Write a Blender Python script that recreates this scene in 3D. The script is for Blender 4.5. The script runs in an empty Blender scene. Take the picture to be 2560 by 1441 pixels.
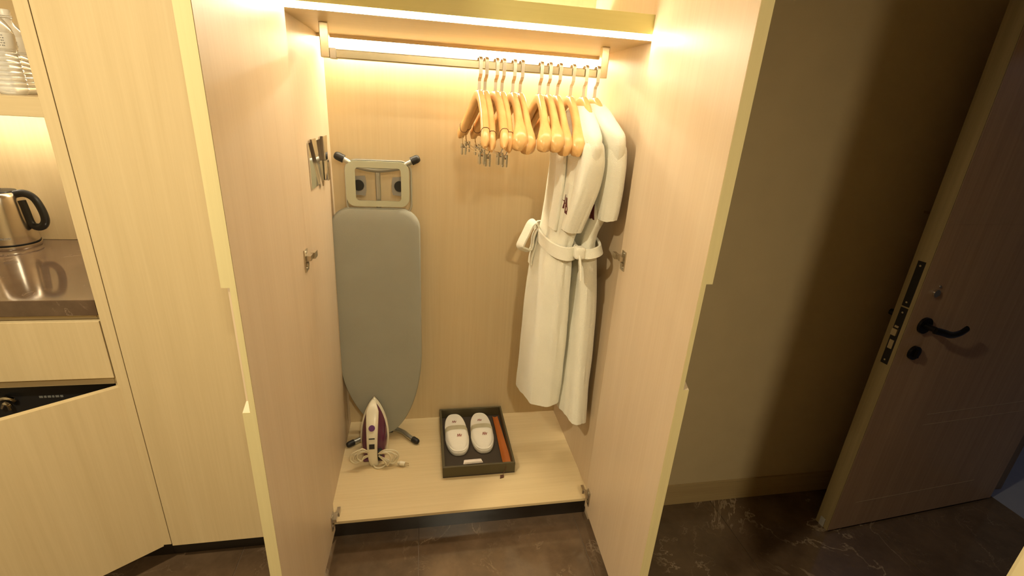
import bpy, bmesh, math, random
from mathutils import Vector, Matrix, noise
S = bpy.context.scene
COL = S.collection
PI = math.pi
FZ = -0.12            # room floor in build coordinates; everything is lifted by UP at the end so the floor lies at z = 0
UP = 0.12
random.seed(7)

# ------------------------------------------------------------------ camera
def cam_matrix(yaw, pitch, roll, C):
    cy, sy = math.cos(yaw), math.sin(yaw)
    f = Vector((sy*math.cos(pitch), cy*math.cos(pitch), math.sin(pitch)))
    r = Vector((cy, -sy, 0)); u = r.cross(f)
    c, s = math.cos(roll), math.sin(roll)
    R_, U_ = c*r+s*u, -s*r+c*u
    return Matrix(((R_.x, U_.x, -f.x, C[0]), (R_.y, U_.y, -f.y, C[1]), (R_.z, U_.z, -f.z, C[2]), (0, 0, 0, 1)))
cd = bpy.data.cameras.new('camera'); cam = bpy.data.objects.new('camera', cd); COL.objects.link(cam)
cd.sensor_width = 36; cd.sensor_fit = 'HORIZONTAL'; cd.lens = 1185.263/2560*36; cd.clip_start = 0.02
cam.matrix_world = cam_matrix(0.196822, -0.361900, 0.061573, (0.3399, -1.46005, 1.51679+UP))
S.camera = cam

# ------------------------------------------------------------------ world, exposure, lamps
S.view_settings.view_transform = 'Standard'; S.view_settings.look = 'None'
S.view_settings.gamma = 1; S.view_settings.use_curve_mapping = False
S.view_settings.exposure = 0.0
w = bpy.data.worlds.new('world'); S.world = w; w.use_nodes = True
w.node_tree.nodes['Background'].inputs[0].default_value = (1, .8, .5, 1)
w.node_tree.nodes['Background'].inputs[1].default_value = 0.02

WARM = (1.0, .86, .58)
def area(name, loc, size, power, color=WARM, rot=(0, 0, 0), sy=None, spread=PI):
    d = bpy.data.lights.new(name, 'AREA'); d.energy = power; d.color = color; d.size = size
    if sy: d.shape = 'RECTANGLE'; d.size_y = sy
    else: d.shape = 'DISK'
    d.spread = spread
    o = bpy.data.objects.new(name, d); COL.objects.link(o)
    o.location = (loc[0], loc[1], loc[2]+UP); o.rotation_euler = rot
    return o
LAMPS = [((-.60, -1.10), 42, 'left'), ((.66, -2.28), 36, 'rear')]
for (x, y), p, nm in LAMPS:
    area('downlight_'+nm, (x, y, 2.36), .12, p)
area('corridor_light', (4.2, -.9, 2.2), .3, 3.5, (.55, .65, 1.0))

# ------------------------------------------------------------------ materials
MATS = {}
def newmat(name):
    m = bpy.data.materials.new(name); m.use_nodes = True
    nt = m.node_tree; b = nt.nodes['Principled BSDF']; MATS[name] = m
    return m, nt, b
def N(nt, t, **kw):
    n = nt.nodes.new(t)
    for k, v in kw.items(): setattr(n, k, v)
    return n
def plain(name, col, rough=.5, metal=0, spec=None, bump=0, bscale=300, emit=None, estr=0, coat=0, trans=0, ior=None, sheen=0):
    m, nt, b = newmat(name)
    b.inputs['Base Color'].default_value = (*col, 1); b.inputs['Roughness'].default_value = rough
    b.inputs['Metallic'].default_value = metal
    if spec is not None: b.inputs['Specular IOR Level'].default_value = spec
    if coat: b.inputs['Coat Weight'].default_value = coat
    if sheen: b.inputs['Sheen Weight'].default_value = sheen
    if trans: b.inputs['Transmission Weight'].default_value = trans
    if ior: b.inputs['IOR'].default_value = ior
    if emit: b.inputs['Emission Color'].default_value = (*emit, 1); b.inputs['Emission Strength'].default_value = estr
    tc = N(nt, 'ShaderNodeTexCoord'); n = N(nt, 'ShaderNodeTexNoise'); n.inputs['Scale'].default_value = bscale
    n.inputs['Detail'].default_value = 3
    nt.links.new(tc.outputs['Object'], n.inputs['Vector'])
    # slight natural colour variation
    n2 = N(nt, 'ShaderNodeTexNoise'); n2.inputs['Scale'].default_value = 9
    nt.links.new(tc.outputs['Object'], n2.inputs['Vector'])
    mx = N(nt, 'ShaderNodeMixRGB', blend_type='MULTIPLY'); mx.inputs[0].default_value = .12
    mx.inputs[1].default_value = (*col, 1); nt.links.new(n2.outputs['Fac'], mx.inputs[2])
    if not emit: nt.links.new(mx.outputs[0], b.inputs['Base Color'])
    if bump:
        bp = N(nt, 'ShaderNodeBump'); bp.inputs['Strength'].default_value = bump; bp.inputs['Distance'].default_value = .002
        nt.links.new(n.outputs['Fac'], bp.inputs['Height']); nt.links.new(bp.outputs[0], b.inputs['Normal'])
    return m
def wood(name, c1, c2, axis='z', rough=.42, fine=1.0):
    m, nt, b = newmat(name)
    tc = N(nt, 'ShaderNodeTexCoord'); mp = N(nt, 'ShaderNodeMapping')
    s = {'z': (90, 90, 2.2), 'x': (2.2, 90, 90), 'y': (90, 2.2, 90)}[axis]
    mp.inputs['Scale'].default_value = [v*fine for v in s]
    nt.links.new(tc.outputs['Object'], mp.inputs['Vector'])
    n = N(nt, 'ShaderNodeTexNoise'); n.inputs['Scale'].default_value = 1; n.inputs['Detail'].default_value = 5; n.inputs['Roughness'].default_value = .65
    nt.links.new(mp.outputs[0], n.inputs['Vector'])
    mp2 = N(nt, 'ShaderNodeMapping')
    s2 = {'z': (14, 14, .7), 'x': (.7, 14, 14), 'y': (14, .7, 14)}[axis]
    mp2.inputs['Scale'].default_value = s2
    nt.links.new(tc.outputs['Object'], mp2.inputs['Vector'])
    n2 = N(nt, 'ShaderNodeTexNoise'); n2.inputs['Scale'].default_value = 1; n2.inputs['Detail'].default_value = 2
    nt.links.new(mp2.outputs[0], n2.inputs['Vector'])
    ad = N(nt, 'ShaderNodeMath', operation='MULTIPLY_ADD'); ad.inputs[1].default_value = .45
    nt.links.new(n2.outputs['Fac'], ad.inputs[0])
    ml = N(nt, 'ShaderNodeMath', operation='MULTIPLY'); ml.inputs[1].default_value = .6
    nt.links.new(n.outputs['Fac'], ml.inputs[0]); nt.links.new(ml.outputs[0], ad.inputs[2])
    cr = N(nt, 'ShaderNodeValToRGB'); cr.color_ramp.elements[0].position = .36; cr.color_ramp.elements[1].position = .68
    cr.color_ramp.elements[0].color = (*c2, 1); cr.color_ramp.elements[1].color = (*c1, 1)
    nt.links.new(ad.outputs[0], cr.inputs[0]); nt.links.new(cr.outputs[0], b.inputs['Base Color'])
    b.inputs['Roughness'].default_value = rough
    b.inputs['Specular IOR Level'].default_value = .4
    bp = N(nt, 'ShaderNodeBump'); bp.inputs['Strength'].default_value = .12; bp.inputs['Distance'].default_value = .001
    nt.links.new(n.outputs['Fac'], bp.inputs['Height']); nt.links.new(bp.outputs[0], b.inputs['Normal'])
    return m
def marble(name, base, base2, vein, rough=.12, vscale=1.6, seed=0.0):
    m, nt, b = newmat(name)
    tc = N(nt, 'ShaderNodeTexCoord'); mp = N(nt, 'ShaderNodeMapping'); mp.inputs['Location'].default_value = (seed, seed*1.7, 0)
    nt.links.new(tc.outputs['Object'], mp.inputs['Vector'])
    cl = N(nt, 'ShaderNodeTexNoise'); cl.inputs['Scale'].default_value = 6; cl.inputs['Detail'].default_value = 8; cl.inputs['Roughness'].default_value = .65
    nt.links.new(mp.outputs[0], cl.inputs['Vector'])
    cr = N(nt, 'ShaderNodeValToRGB'); cr.color_ramp.elements[0].position = .35; cr.color_ramp.elements[1].position = .7
    cr.color_ramp.elements[0].color = (*base, 1); cr.color_ramp.elements[1].color = (*base2, 1)
    nt.links.new(cl.outputs['Fac'], cr.inputs[0])
    last = cr.outputs[0]
    for k, (sc, th, amt) in enumerate(((vscale, .008, .8), (vscale*2.6, .008, .22))):
        n = N(nt, 'ShaderNodeTexNoise'); n.inputs['Scale'].default_value = sc; n.inputs['Detail'].default_value = 7
        n.inputs['Roughness'].default_value = .6; n.inputs['Distortion'].default_value = 1.2
        nt.links.new(mp.outputs[0], n.inputs['Vector'])
        su = N(nt, 'ShaderNodeMath', operation='SUBTRACT'); su.inputs[1].default_value = .5
        nt.links.new(n.outputs['Fac'], su.inputs[0])
        ab = N(nt, 'ShaderNodeMath', operation='ABSOLUTE'); nt.links.new(su.outputs[0], ab.inputs[0])
        mr = N(nt, 'ShaderNodeMapRange'); mr.inputs[1].default_value = 0; mr.inputs[2].default_value = th
        mr.inputs[3].default_value = 1; mr.inputs[4].default_value = 0
        nt.links.new(ab.outputs[0], mr.inputs[0])
        n3 = N(nt, 'ShaderNodeTexNoise'); n3.inputs['Scale'].default_value = sc*1.9; n3.inputs['Detail'].default_value = 4
        nt.links.new(mp.outputs[0], n3.inputs['Vector'])
        mr2 = N(nt, 'ShaderNodeMapRange'); mr2.inputs[1].default_value = .50; mr2.inputs[2].default_value = .66
        nt.links.new(n3.outputs['Fac'], mr2.inputs[0])
        mu = N(nt, 'ShaderNodeMath', operation='MULTIPLY'); nt.links.new(mr.outputs[0], mu.inputs[0]); nt.links.new(mr2.outputs[0], mu.inputs[1])
        mu2 = N(nt, 'ShaderNodeMath', operation='MULTIPLY'); mu2.inputs[1].default_value = amt; nt.links.new(mu.outputs[0], mu2.inputs[0])
        mx = N(nt, 'ShaderNodeMixRGB'); nt.links.new(mu2.outputs[0], mx.inputs[0]); nt.links.new(last, mx.inputs[1]); mx.inputs[2].default_value = (*vein, 1)
        last = mx.outputs[0]
    nt.links.new(last, b.inputs['Base Color']); b.inputs['Roughness'].default_value = rough; b.inputs['IOR'].default_value = 1.85
    return m
OAK1, OAK2 = (.64, .51, .30), (.57, .445, .25)
M_oak = wood('oak_veneer_vertical', OAK1, OAK2, 'z')
M_oakx = wood('oak_veneer_horizontal', OAK1, OAK2, 'x')
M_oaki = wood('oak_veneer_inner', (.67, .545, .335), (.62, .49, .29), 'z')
M_oakhl = wood('oak_veneer_highlight_tint', (.64, .51, .355), (.59, .46, .31), 'z')  # same oak as the back panel; pinkish tint of bright highlights put into colour
M_oakedge = wood('oak_edge_band', (.66, .57, .31), (.60, .51, .27), 'z')
M_oakbloom = wood('oak_edge_band_led_bloom', (.74, .66, .27), (.68, .60, .23), 'x')  # shelf front: yellow-green bloom of the LED strip painted into the veneer
M_door = wood('entry_door_veneer', (.44, .30, .19), (.34, .22, .14), 'z', .45)
M_dooredge = wood('entry_door_edging', (.26, .19, .085), (.20, .145, .062), 'z', .5)
M_hang = wood('varnished_beech', (.80, .49, .20), (.70, .40, .145), 'y', .25, .4)
M_base = wood('baseboard_wood', (.42, .31, .15), (.35, .25, .12), 'x')
M_floor = marble('brown_marble_floor', (.082, .052, .030), (.140, .090, .053), (.40, .30, .20))
M_top = marble('brown_marble_worktop', (.085, .054, .034), (.15, .098, .062), (.66, .52, .38), .08, 2.4, 3.1)
M_grout = plain('tile_grout', (.22, .16, .11), .7)
M_kick = plain('dark_plinth_laminate', (.018, .013, .009), .3)
M_wall = plain('beige_wallpaper', (.54, .43, .25), .85, bump=.25, bscale=900)
M_ceil = plain('ceiling_paint', (.75, .70, .6), .9)
M_corr = plain('corridor_stone', (.30, .31, .36), .55)
M_led = plain('led_diffuser', (1, 1, 1), .5, emit=(1, .89, .65), estr=56)
M_ledb = plain('led_diffuser_rear', (1, 1, 1), .5, emit=(1, .89, .65), estr=84)
M_ledc = plain('led_diffuser_niche', (1, 1, 1), .5, emit=(1, .88, .66), estr=38)
M_lamp = plain('downlight_lens', (1, 1, 1), .5, emit=(1, .86, .6), estr=8)
M_nick = plain('brushed_nickel', (.62, .56, .46), .28, 1)
M_brass = plain('champagne_rail_metal', (.70, .62, .44), .26, 1)
M_hook = plain('satin_hook_metal', (.85, .80, .68), .36, 1)
M_inlay = plain('pale_inlay', (.50, .38, .25), .5)
M_chrome = plain('polished_chrome', (.85, .85, .85), .06, 1)
M_steel = plain('kettle_steel', (.72, .66, .58), .2, 1)
M_alu = plain('silver_steel_reflection_tint', (.56, .58, .44), .38, .45)  # greenish-yellow reflections on the metal are put into this base colour
M_tube = plain('steel_tube', (.50, .51, .47), .3, .85)
M_pad = plain('ironing_cover_grey', (.36, .36, .30), .95, bump=.35, bscale=600)
M_black = plain('black_rubber', (.012, .011, .010), .5)
M_bplas = plain('black_plastic', (.02, .02, .02), .32)
M_blackm = plain('black_metal', (.015, .013, .012), .28, .6)
M_plate = plain('dark_bronze_plate', (.018, .015, .012), .4, .5)
M_grey = plain('grey_plastic', (.30, .28, .24), .5)
M_whitep = plain('ivory_plastic', (.72, .66, .50), .3)
M_purple = plain('plum_plastic', (.11, .025, .055), .22, coat=.4)
M_violet = plain('violet_button', (.10, .02, .14), .25)
M_cord = plain('ivory_cord', (.70, .62, .43), .5)
M_robe = plain('white_terry_cloth', (.88, .85, .71), .95, bump=.9, bscale=420, sheen=.3)
M_slip = plain('white_slipper_fleece', (.82, .78, .68), .9, bump=.5, bscale=500)
M_band = plain('cream_slipper_binding', (.80, .74, .54), .8)
M_maroon = plain('maroon_embroidery', (.10, .008, .006), .7)
M_rust = plain('rust_embroidery', (.26, .06, .03), .8)
M_tray = plain('olive_brown_leatherette', (.080, .064, .027), .55, bump=.3, bscale=500)
M_trayi = plain('dark_brown_tray_lining', (.045, .031, .018), .8)
M_orange = plain('terracotta_plastic', (.42, .12, .022), .4)
M_card = plain('white_card', (.85, .76, .68), .6)
M_leath = plain('brown_leather_tag', (.10, .035, .015), .6)
M_water = plain('clear_bottle_plastic', (.95, .95, .93), .12, trans=.55, ior=1.25)
M_cap = plain('white_cap', (.85, .83, .76), .35)
M_label = plain('bottle_label', (.80, .78, .72), .4)
M_ink = plain('grey_print', (.25, .25, .25), .6)
M_fridge = plain('fridge_black', (.012, .012, .013), .35)
M_silver = plain('silver_print', (.30, .31, .30), .35, .5)
M_cream = plain('cream_wall_paint', (.72, .62, .36), .7)
M_jamb = wood('door_frame_veneer', (.30, .21, .12), (.24, .16, .09), 'z')

# ------------------------------------------------------------------ object helpers
ROOTS = []
def tag(o, label=None, cat=None, group=None, kind=None):
    if label: o['label'] = label
    if cat: o['category'] = cat
    if group: o['group'] = group
    if kind: o['kind'] = kind
    return o
def thing(name, label, cat, loc=(0, 0, 0), group=None, rz=0):
    o = bpy.data.objects.new(name, None); COL.objects.link(o); o.location = loc; o.rotation_euler = (0, 0, rz)
    o.empty_display_size = .05
    return tag(o, label, cat, group)
def world_root(o):
    v = Vector((0, 0, 0))
    while o: v = v + o.location; o = o.parent
    return v
def obj(name, bm, m, parent=None, smooth=False, local=False, label=None):
    """bm in build-world coordinates unless local; the mesh is stored relative to its parent"""
    if parent is not None and not local:
        bmesh.ops.translate(bm, verts=bm.verts, vec=-world_root(parent))
    bmesh.ops.recalc_face_normals(bm, faces=bm.faces)
    me = bpy.data.meshes.new(name); bm.to_mesh(me); bm.free()
    if smooth:
        for p in me.polygons: p.use_smooth = True
        try: me.set_sharp_from_angle(angle=math.radians(40))
        except Exception: pass
    me.materials.append(m)
    o = bpy.data.objects.new(name, me); COL.objects.link(o)
    if parent is not None: o.parent = parent
    if label: o['label'] = label
    return o
def bx(bm, x0, x1, y0, y1, z0, z1, bev=0.0, mat=None, seg=2):
    vs = [bm.verts.new((x, y, z)) for x in (x0, x1) for y in (y0, y1) for z in (z0, z1)]
    fs = []
    for q in ((0, 1, 3, 2), (4, 6, 7, 5), (0, 4, 5, 1), (2, 3, 7, 6), (0, 2, 6, 4), (1, 5, 7, 3)):
        fs.append(bm.faces.new([vs[i] for i in q]))
    if bev > 0:
        es = list({e for f in fs for e in f.edges})
        r = bmesh.ops.bevel(bm, geom=es, offset=bev, segments=seg, profile=.6, affect='EDGES')
        if mat is not None:
            allv = {v for f in r['faces'] for v in f.verts} | {v for v in vs if v.is_valid}
            bmesh.ops.transform(bm, matrix=mat, verts=list(allv))
    elif mat is not None: bmesh.ops.transform(bm, matrix=mat, verts=vs)
    return bm
def BM(): return bmesh.new()
def box(*a, **k): return bx(BM(), *a, **k)
def circ(n, r, ry=None): ry = r if ry is None else ry; return [(r*math.cos(2*PI*i/n), ry*math.sin(2*PI*i/n)) for i in range(n)]
def sweep(bm, pts, r, n=8, prof=None, closed=False, caps=True, up=None, scale=None):
    """tube (or profile prof) along pts with parallel transport"""
    pts = [Vector(p) for p in pts]; L = len(pts)
    T = []
    for i in range(L):
        a = pts[(i-1) % L] if (closed or i > 0) else pts[i]
        b = pts[(i+1) % L] if (closed or i < L-1) else pts[i]
        T.append((b-a).normalized())
    u0 = Vector(up) if up else (Vector((0, 0, 1)) if abs(T[0].z) < .9 else Vector((1, 0, 0)))
    u = (u0 - T[0]*u0.dot(T[0])).normalized()
    rings = []
    pr = prof or circ(n, 1)
    for i in range(L):
        u = (u - T[i]*u.dot(T[i])).normalized(); v = T[i].cross(u)
        rr = r[i] if isinstance(r, (list, tuple)) else r
        rings.append([bm.verts.new(pts[i] + (u*p[1] + v*p[0])*rr) for p in pr])
    k = len(pr)
    for i in range(L if closed else L-1):
        A, B = rings[i], rings[(i+1) % L]
        for j in range(k):
            try: bm.faces.new((A[j], A[(j+1) % k], B[(j+1) % k], B[j]))
            except Exception: pass
    if caps and not closed:
        bm.faces.new(rings[0][::-1]); bm.faces.new(rings[-1])
    return bm
def loft(bm, rings, caps=True):
    R_ = [[bm.verts.new(p) for p in ring] for ring in rings]
    k = len(R_[0])
    for A, B in zip(R_, R_[1:]):
        for j in range(k): bm.faces.new((A[j], A[(j+1) % k], B[(j+1) % k], B[j]))
    if caps: bm.faces.new(R_[0][::-1]); bm.faces.new(R_[-1])
    return bm
def lathe(bm, prof, c, n=32):
    """prof [(r,z)] about vertical axis at c"""
    return loft(bm, [[(c[0]+r*math.cos(2*PI*i/n), c[1]+r*math.sin(2*PI*i/n), c[2]+z) for i in range(n)] for r, z in prof])
def smoothpath(ctrl, n=8, closed=False):
    P = [Vector(p) for p in ctrl]; out = []
    L = len(P)
    for i in range(L if closed else L-1):
        if closed: p0, p1, p2, p3 = P[(i-1) % L], P[i], P[(i+1) % L], P[(i+2) % L]
        else: p0, p1, p2, p3 = P[max(i-1, 0)], P[i], P[i+1], P[min(i+2, L-1)]
        for j in range(n):
            t = j/n
            out.append(.5*((2*p1)+(-p0+p2)*t+(2*p0-5*p1+4*p2-p3)*t*t+(-p0+3*p1-3*p2+p3)*t**3))
    if not closed: out.append(P[-1])
    return out
def prism(bm, poly, d0, d1, f):
    """poly in 2-D extruded from d0 to d1, f(a,b,d)->(x,y,z)"""
    A = [bm.verts.new(f(a, b, d0)) for a, b in poly]; B = [bm.verts.new(f(a, b, d1)) for a, b in poly]
    bm.faces.new(A[::-1]); bm.faces.new(B); k = len(poly)
    for i in range(k): bm.faces.new((A[i], A[(i+1) % k], B[(i+1) % k], B[i]))
    return bm
def rrect(cx, cz, hx, hz, r, n=6):
    out = []
    for sx, sz, a0 in ((1, 1, 0), (-1, 1, 90), (-1, -1, 180), (1, -1, 270)):
        for i in range(n+1):
            a = math.radians(a0+90*i/n)
            out.append((cx+sx*(hx-r)+r*math.cos(a), cz+sz*(hz-r)+r*math.sin(a)))
    return out
def struct(name, bm, m, parent=None, smooth=False):
    o = obj(name, bm, m, parent, smooth)
    if parent is None: o['kind'] = 'structure'
    return o
def dup(root, loc=None, label=None, name=None):
    r = root.copy(); COL.objects.link(r)
    if loc: r.location = loc
    if label: r['label'] = label
    for ch in list(root.children):
        c = ch.copy(); COL.objects.link(c); c.parent = r
        for g in list(ch.children):
            d = g.copy(); COL.objects.link(d); d.parent = c
    return r

# ------------------------------------------------------------------ the room
X0, X1, Y0, Y1, ZC = -2.3, 3.06, -3.1, .65, 2.38
fl = struct('floor', box(X0, X1, Y0, Y1+.1, FZ-.06, FZ-.004), M_grout)
gx = [.311+.6585*k for k in range(-4, 6)]
xs = sorted({X0, X1, *[g for g in gx if X0 < g < X1]})
ys = [Y0, -2.10, -.80, .50, Y1+.1]
for i in range(len(xs)-1):
    for j in range(len(ys)-1):
        b = box(xs[i]+.0012, xs[i+1]-.0012, ys[j]+.0012, ys[j+1]-.0012, FZ-.012, FZ, bev=.0008, seg=1)
        t = obj('tile', b, M_floor, fl)
struct('ceiling', box(X0-.1, X1+.1, Y0-.1, Y1+.15, ZC, ZC+.08), M_ceil)
struct('wall_back', box(1.048, 3.06, .043, .12, FZ, ZC), M_wall)
struct('baseboard_back', box(1.048, 3.055, .033, .0425, FZ, -.013, bev=.001), M_base)
struct('wall_left', box(X0-.08, X0, Y0, Y1+.1, FZ, ZC), M_wall)
struct('wall_front', box(X0-.08, X1+.08, Y0-.08, Y0, FZ, ZC), M_wall)
struct('wall_behind_cabinets', box(X0, 1.048, Y1+.01, Y1+.1, FZ, ZC), M_wall)
# wall with the doorway the entry door belongs to
b = box(3.06, 3.16, -3.1, -1.12, FZ, ZC); bx(b, 3.06, 3.16, -1.12, -.05, 2.0, ZC); bx(b, 3.06, 3.16, -.05, .12, FZ, ZC)
struct('wall_right', b, M_wall)
b = box(3.05, 3.17, -1.14, -1.10, FZ, 2.02); bx(b, 3.05, 3.17, -.07, -.03, FZ, 2.02); bx(b, 3.05, 3.17, -1.14, -.03, 1.98, 2.02)
struct('trim_1', b, M_jamb)
struct('floor_corridor', box(3.06, 5.0, -2.2, 1.2, FZ-.06, FZ-.002), M_corr)
b = box(3.16, 5.0, .30, .38, FZ, ZC); bx(b, 5.0, 5.08, -2.2, .38, FZ, ZC); bx(b, 3.16, 5.0, -2.28, -2.2, FZ, ZC)
struct('wall_corridor', b, M_wall)
struct('ceiling_corridor', box(3.16, 5.08, -2.28, .38, ZC, ZC+.08), M_ceil)
# partition whose bright end stands close to the camera
struct('wall_partition', box(1.25, 3.06, -1.24, -1.066, FZ, ZC, bev=.006), M_cream)
for (x, y), p, nm in LAMPS:
    t = thing('ceiling_downlight', 'round recessed ceiling downlight '+('above the left cabinets' if nm == 'left' else 'behind the camera position'), 'downlight', (x, y, ZC-.012))
    obj('trim_ring', lathe(BM(), [(.052, .004), (.066, .0), (.068, .011), (.052, .011)], (x, y, ZC-.012)), M_cap, t, True)
    obj('lens', lathe(BM(), [(.001, .007), (.051, .007), (.051, .0095), (.001, .0095)], (x, y, ZC-.012)), M_lamp, t)

# ------------------------------------------------------------------ wardrobe
D = .62; H = 1.727; HT = 1.792; ZT = 2.36
wd = thing('wardrobe', 'light oak built-in wardrobe standing open, lit inside, with rail and shelf', 'wardrobe', (.5, .3, FZ))
obj('side_panel', box(-.0435, -.025, 0, D, FZ, ZT, bev=.0006, seg=1), M_oakhl, wd)
obj('side_panel', box(1.025, 1.0435, 0, D, FZ, ZT, bev=.0006, seg=1), M_oakhl, wd)
obj('back_panel', box(-.0435, 1.0435, D, D+.015, FZ, ZT), M_oaki, wd)
obj('top_panel', box(-.0435, 1.0435, 0, D, ZT, ZT+.018), M_oakx, wd)
obj('bottom_panel', box(-.025, 1.025, 0, D, -.013, 0, bev=.0006, seg=1), M_oakx, wd)
obj('toe_kick', box(-.043, 1.043, .042, .055, FZ, -.0135), M_kick, wd, label='dark recessed plinth')
sh = obj('shelf', box(-.025, 1.025, .016, .52, H, HT), M_oakx, wd)
obj('shelf_front', box(-.0248, 1.0248, 0, .0158, 1.7405, HT, bev=.0006, seg=1), M_oakbloom, wd)
obj('led_strip', box(-.0245, 1.0245, .0005, .0155, 1.7265, 1.740), M_led, wd, label='glowing light strip along the front of the shelf')
obj('valance', box(-.0245, 1.0245, .52, .532, 1.716, HT), M_oakx, wd)
obj('led_strip', box(-.02, 1.02, .585, .625, 1.722, 1.73), M_ledb, wd, label='glowing light strip behind the shelf along the back')
obj('led_strip', box(-.0245, 1.0245, .0305, .0455, ZT-.013, ZT-.001), M_led, wd, label='light strip in the upper compartment')
# rail hung on two square brackets
rl = obj('clothes_rail', box(.062, .935, .226, .252, 1.630, 1.656, bev=.003), M_brass, wd)
for a, c in ((.036, .062), (.935, .961)):
    obj('rail_bracket', box(a, c, .226, .252, 1.630, H, bev=.0025), M_brass, rl)
obj('end_socket', box(.0625, .082, .2235, .2545, 1.628, 1.658, bev=.002), M_nick, rl)

def door_slab(hx, ang, side, name='door'):
    """wardrobe door: local u runs from hinge to free edge, w is thickness outwards. side=-1 left, +1 right"""
    d = Vector((math.sin(ang)*side*-1*-1, -math.cos(ang), 0))
    d = Vector((math.sin(ang), -math.cos(ang), 0))
    n = Vector((side*math.cos(ang), side*math.sin(ang), 0))
    base = Vector((hx, -.004, 0))
    T = .028; W_ = .518; z0, z1 = -.035, 2.34
    f = lambda u, z, w_: tuple(base+d*u+n*w_+Vector((0, 0, z)))
    bm = BM()
    prism(bm, [(0, z0), (W_, z0), (W_, z1), (0, z1)], 0, T*.45, f)
    nz0, nz1, nd = .872, 1.160, .026
    prism(bm, [(0, z0), (W_, z0), (W_, nz0), (W_-nd, nz0+.012), (W_-nd, nz1-.004), (W_, nz1), (W_, z1), (0, z1)], T*.45, T, f)
    o = obj(name, bm, M_oakhl, wd)
    # outer skin and edge bands
    eb = BM()
    g = lambda u, z, w_: f(W_+u, z, w_)
    prism(eb, [(0.0, z0), (.0012, z0), (.0012, z1), (0.0, z1)], 0.0008, T*.45, g)
    prism(eb, [(0.0, z0), (.0012, z0), (.0012, nz0), (0.0, nz0)], T*.45, T, g)
    prism(eb, [(0.0, nz1), (.0012, nz1), (.0012, z1), (0.0, z1)], T*.45, T, g)
    obj('edge_band', eb, M_oakedge, o, label='pale greenish oak edge band')
    # three cup hinges on the inner face
    for hz in (.045, 1.065):
        h = BM()
        def hb(u0, u1, w0, w1, za, zb):
            prism(h, [(u0, za), (u1, za), (u1, zb), (u0, zb)], w0, w1, f)
        hb(.018, .050, -.0035, .0005, hz-.036, hz+.030)
        hb(.004, .040, -.017, -.003, hz-.004, hz+.011)
        hb(-.020, .010, -.022, -.010, hz-.006, hz+.013)
        hb(.026, .042, -.008, -.003, hz-.022, hz-.010)
        cpt = f(.034, hz-.026, -.0035); sweep(h, [cpt, tuple(Vector(cpt)-n*.002)], .0045, 8)
        cpt = f(.034, hz+.022, -.0035); sweep(h, [cpt, tuple(Vector(cpt)-n*.002)], .0045, 8)
        obj('hinge', h, M_nick, o, label='nickel cup hinge')
    return o
door_slab(-.002, -.030, -1)
door_slab(1.000, -.050, 1)

# ------------------------------------------------------------------ closed tall cabinet to the left
tc_ = thing('tall_cabinet', 'closed full-height light oak cabinet left of the open wardrobe', 'cabinet', (-.3, .3, FZ))
obj('side_panel', box(-.588, -.5565, -.020, D, -.012, ZT, bev=.0008, seg=1), M_oak, tc_)
obj('side_panel', box(-.062, -.0445, 0, D, FZ, ZT), M_oak, tc_)
obj('door', box(-.5535, -.036, -.0215, -.002, -.0185, ZT, bev=.001, seg=1), M_oak, tc_)
obj('interior_panel', box(-.556, -.0625, .004, .02, -.012, ZT), M_kick, tc_)
obj('toe_kick', box(-.588, -.0445, .036, .05, FZ, -.0125), M_kick, tc_, label='dark recessed plinth')
obj('top_panel', box(-.5565, -.0625, .02, D, ZT-.02, ZT), M_oak, tc_)

# ------------------------------------------------------------------ minibar base cabinet, worktop, shelf niche
XL = -1.95
bc = thing('minibar_cabinet', 'light oak base cabinet under the marble worktop with its lower door ajar', 'cabinet', (-1.2, .3, FZ))
obj('side_panel', box(XL, XL+.018, 0, D, FZ, .886), M_oak, bc)
obj('side_panel', box(-.606, -.589, 0.002, D, FZ+.1, .885), M_oak, bc)
obj('bottom_panel', box(XL+.018, -.606, 0, D, -.014, 0), M_oakx, bc)
obj('back_panel', box(XL+.018, -.606, D-.012, D, -.014, .885), M_kick, bc)
obj('upper_rail', box(XL+.018, -.607, .002, .022, .845, .885), M_oakx, bc, label='recessed finger-pull rail under the worktop')
obj('middle_rail', box(XL+.018, -.607, .001, .018, .646, .72), M_oakx, bc)
dr = obj('drawer', box(-1.105, -.592, -.020, -.001, .678, .868, bev=.001, seg=1), M_oak, bc)
dr = obj('drawer', box(-1.62, -1.108, -.020, -.001, .678, .868, bev=.001, seg=1), M_oak, bc)
obj('toe_kick', box(XL, -.589, .036, .05, FZ, -.0145), M_kick, bc, label='dark recessed plinth')
# ajar door, hinged at its right edge
a = math.radians(35.5)
dd = Vector((-math.cos(a), -math.sin(a), 0)); nn = Vector((math.sin(a), -math.cos(a), 0))
hb_ = Vector((-.593, -.004, 0))
f = lambda u, z, w_: tuple(hb_+dd*u+nn*w_+Vector((0, 0, z)))
b = prism(BM(), [(0, -.018), (.56, -.018), (.56, .645), (0, .645)], 0, .019, f)
obj('door', b, M_oak, bc, label='lower door standing ajar')
obj('partition', box(-1.24, -1.225, .03, D-.012, 0, .64), M_oak, bc)
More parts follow.
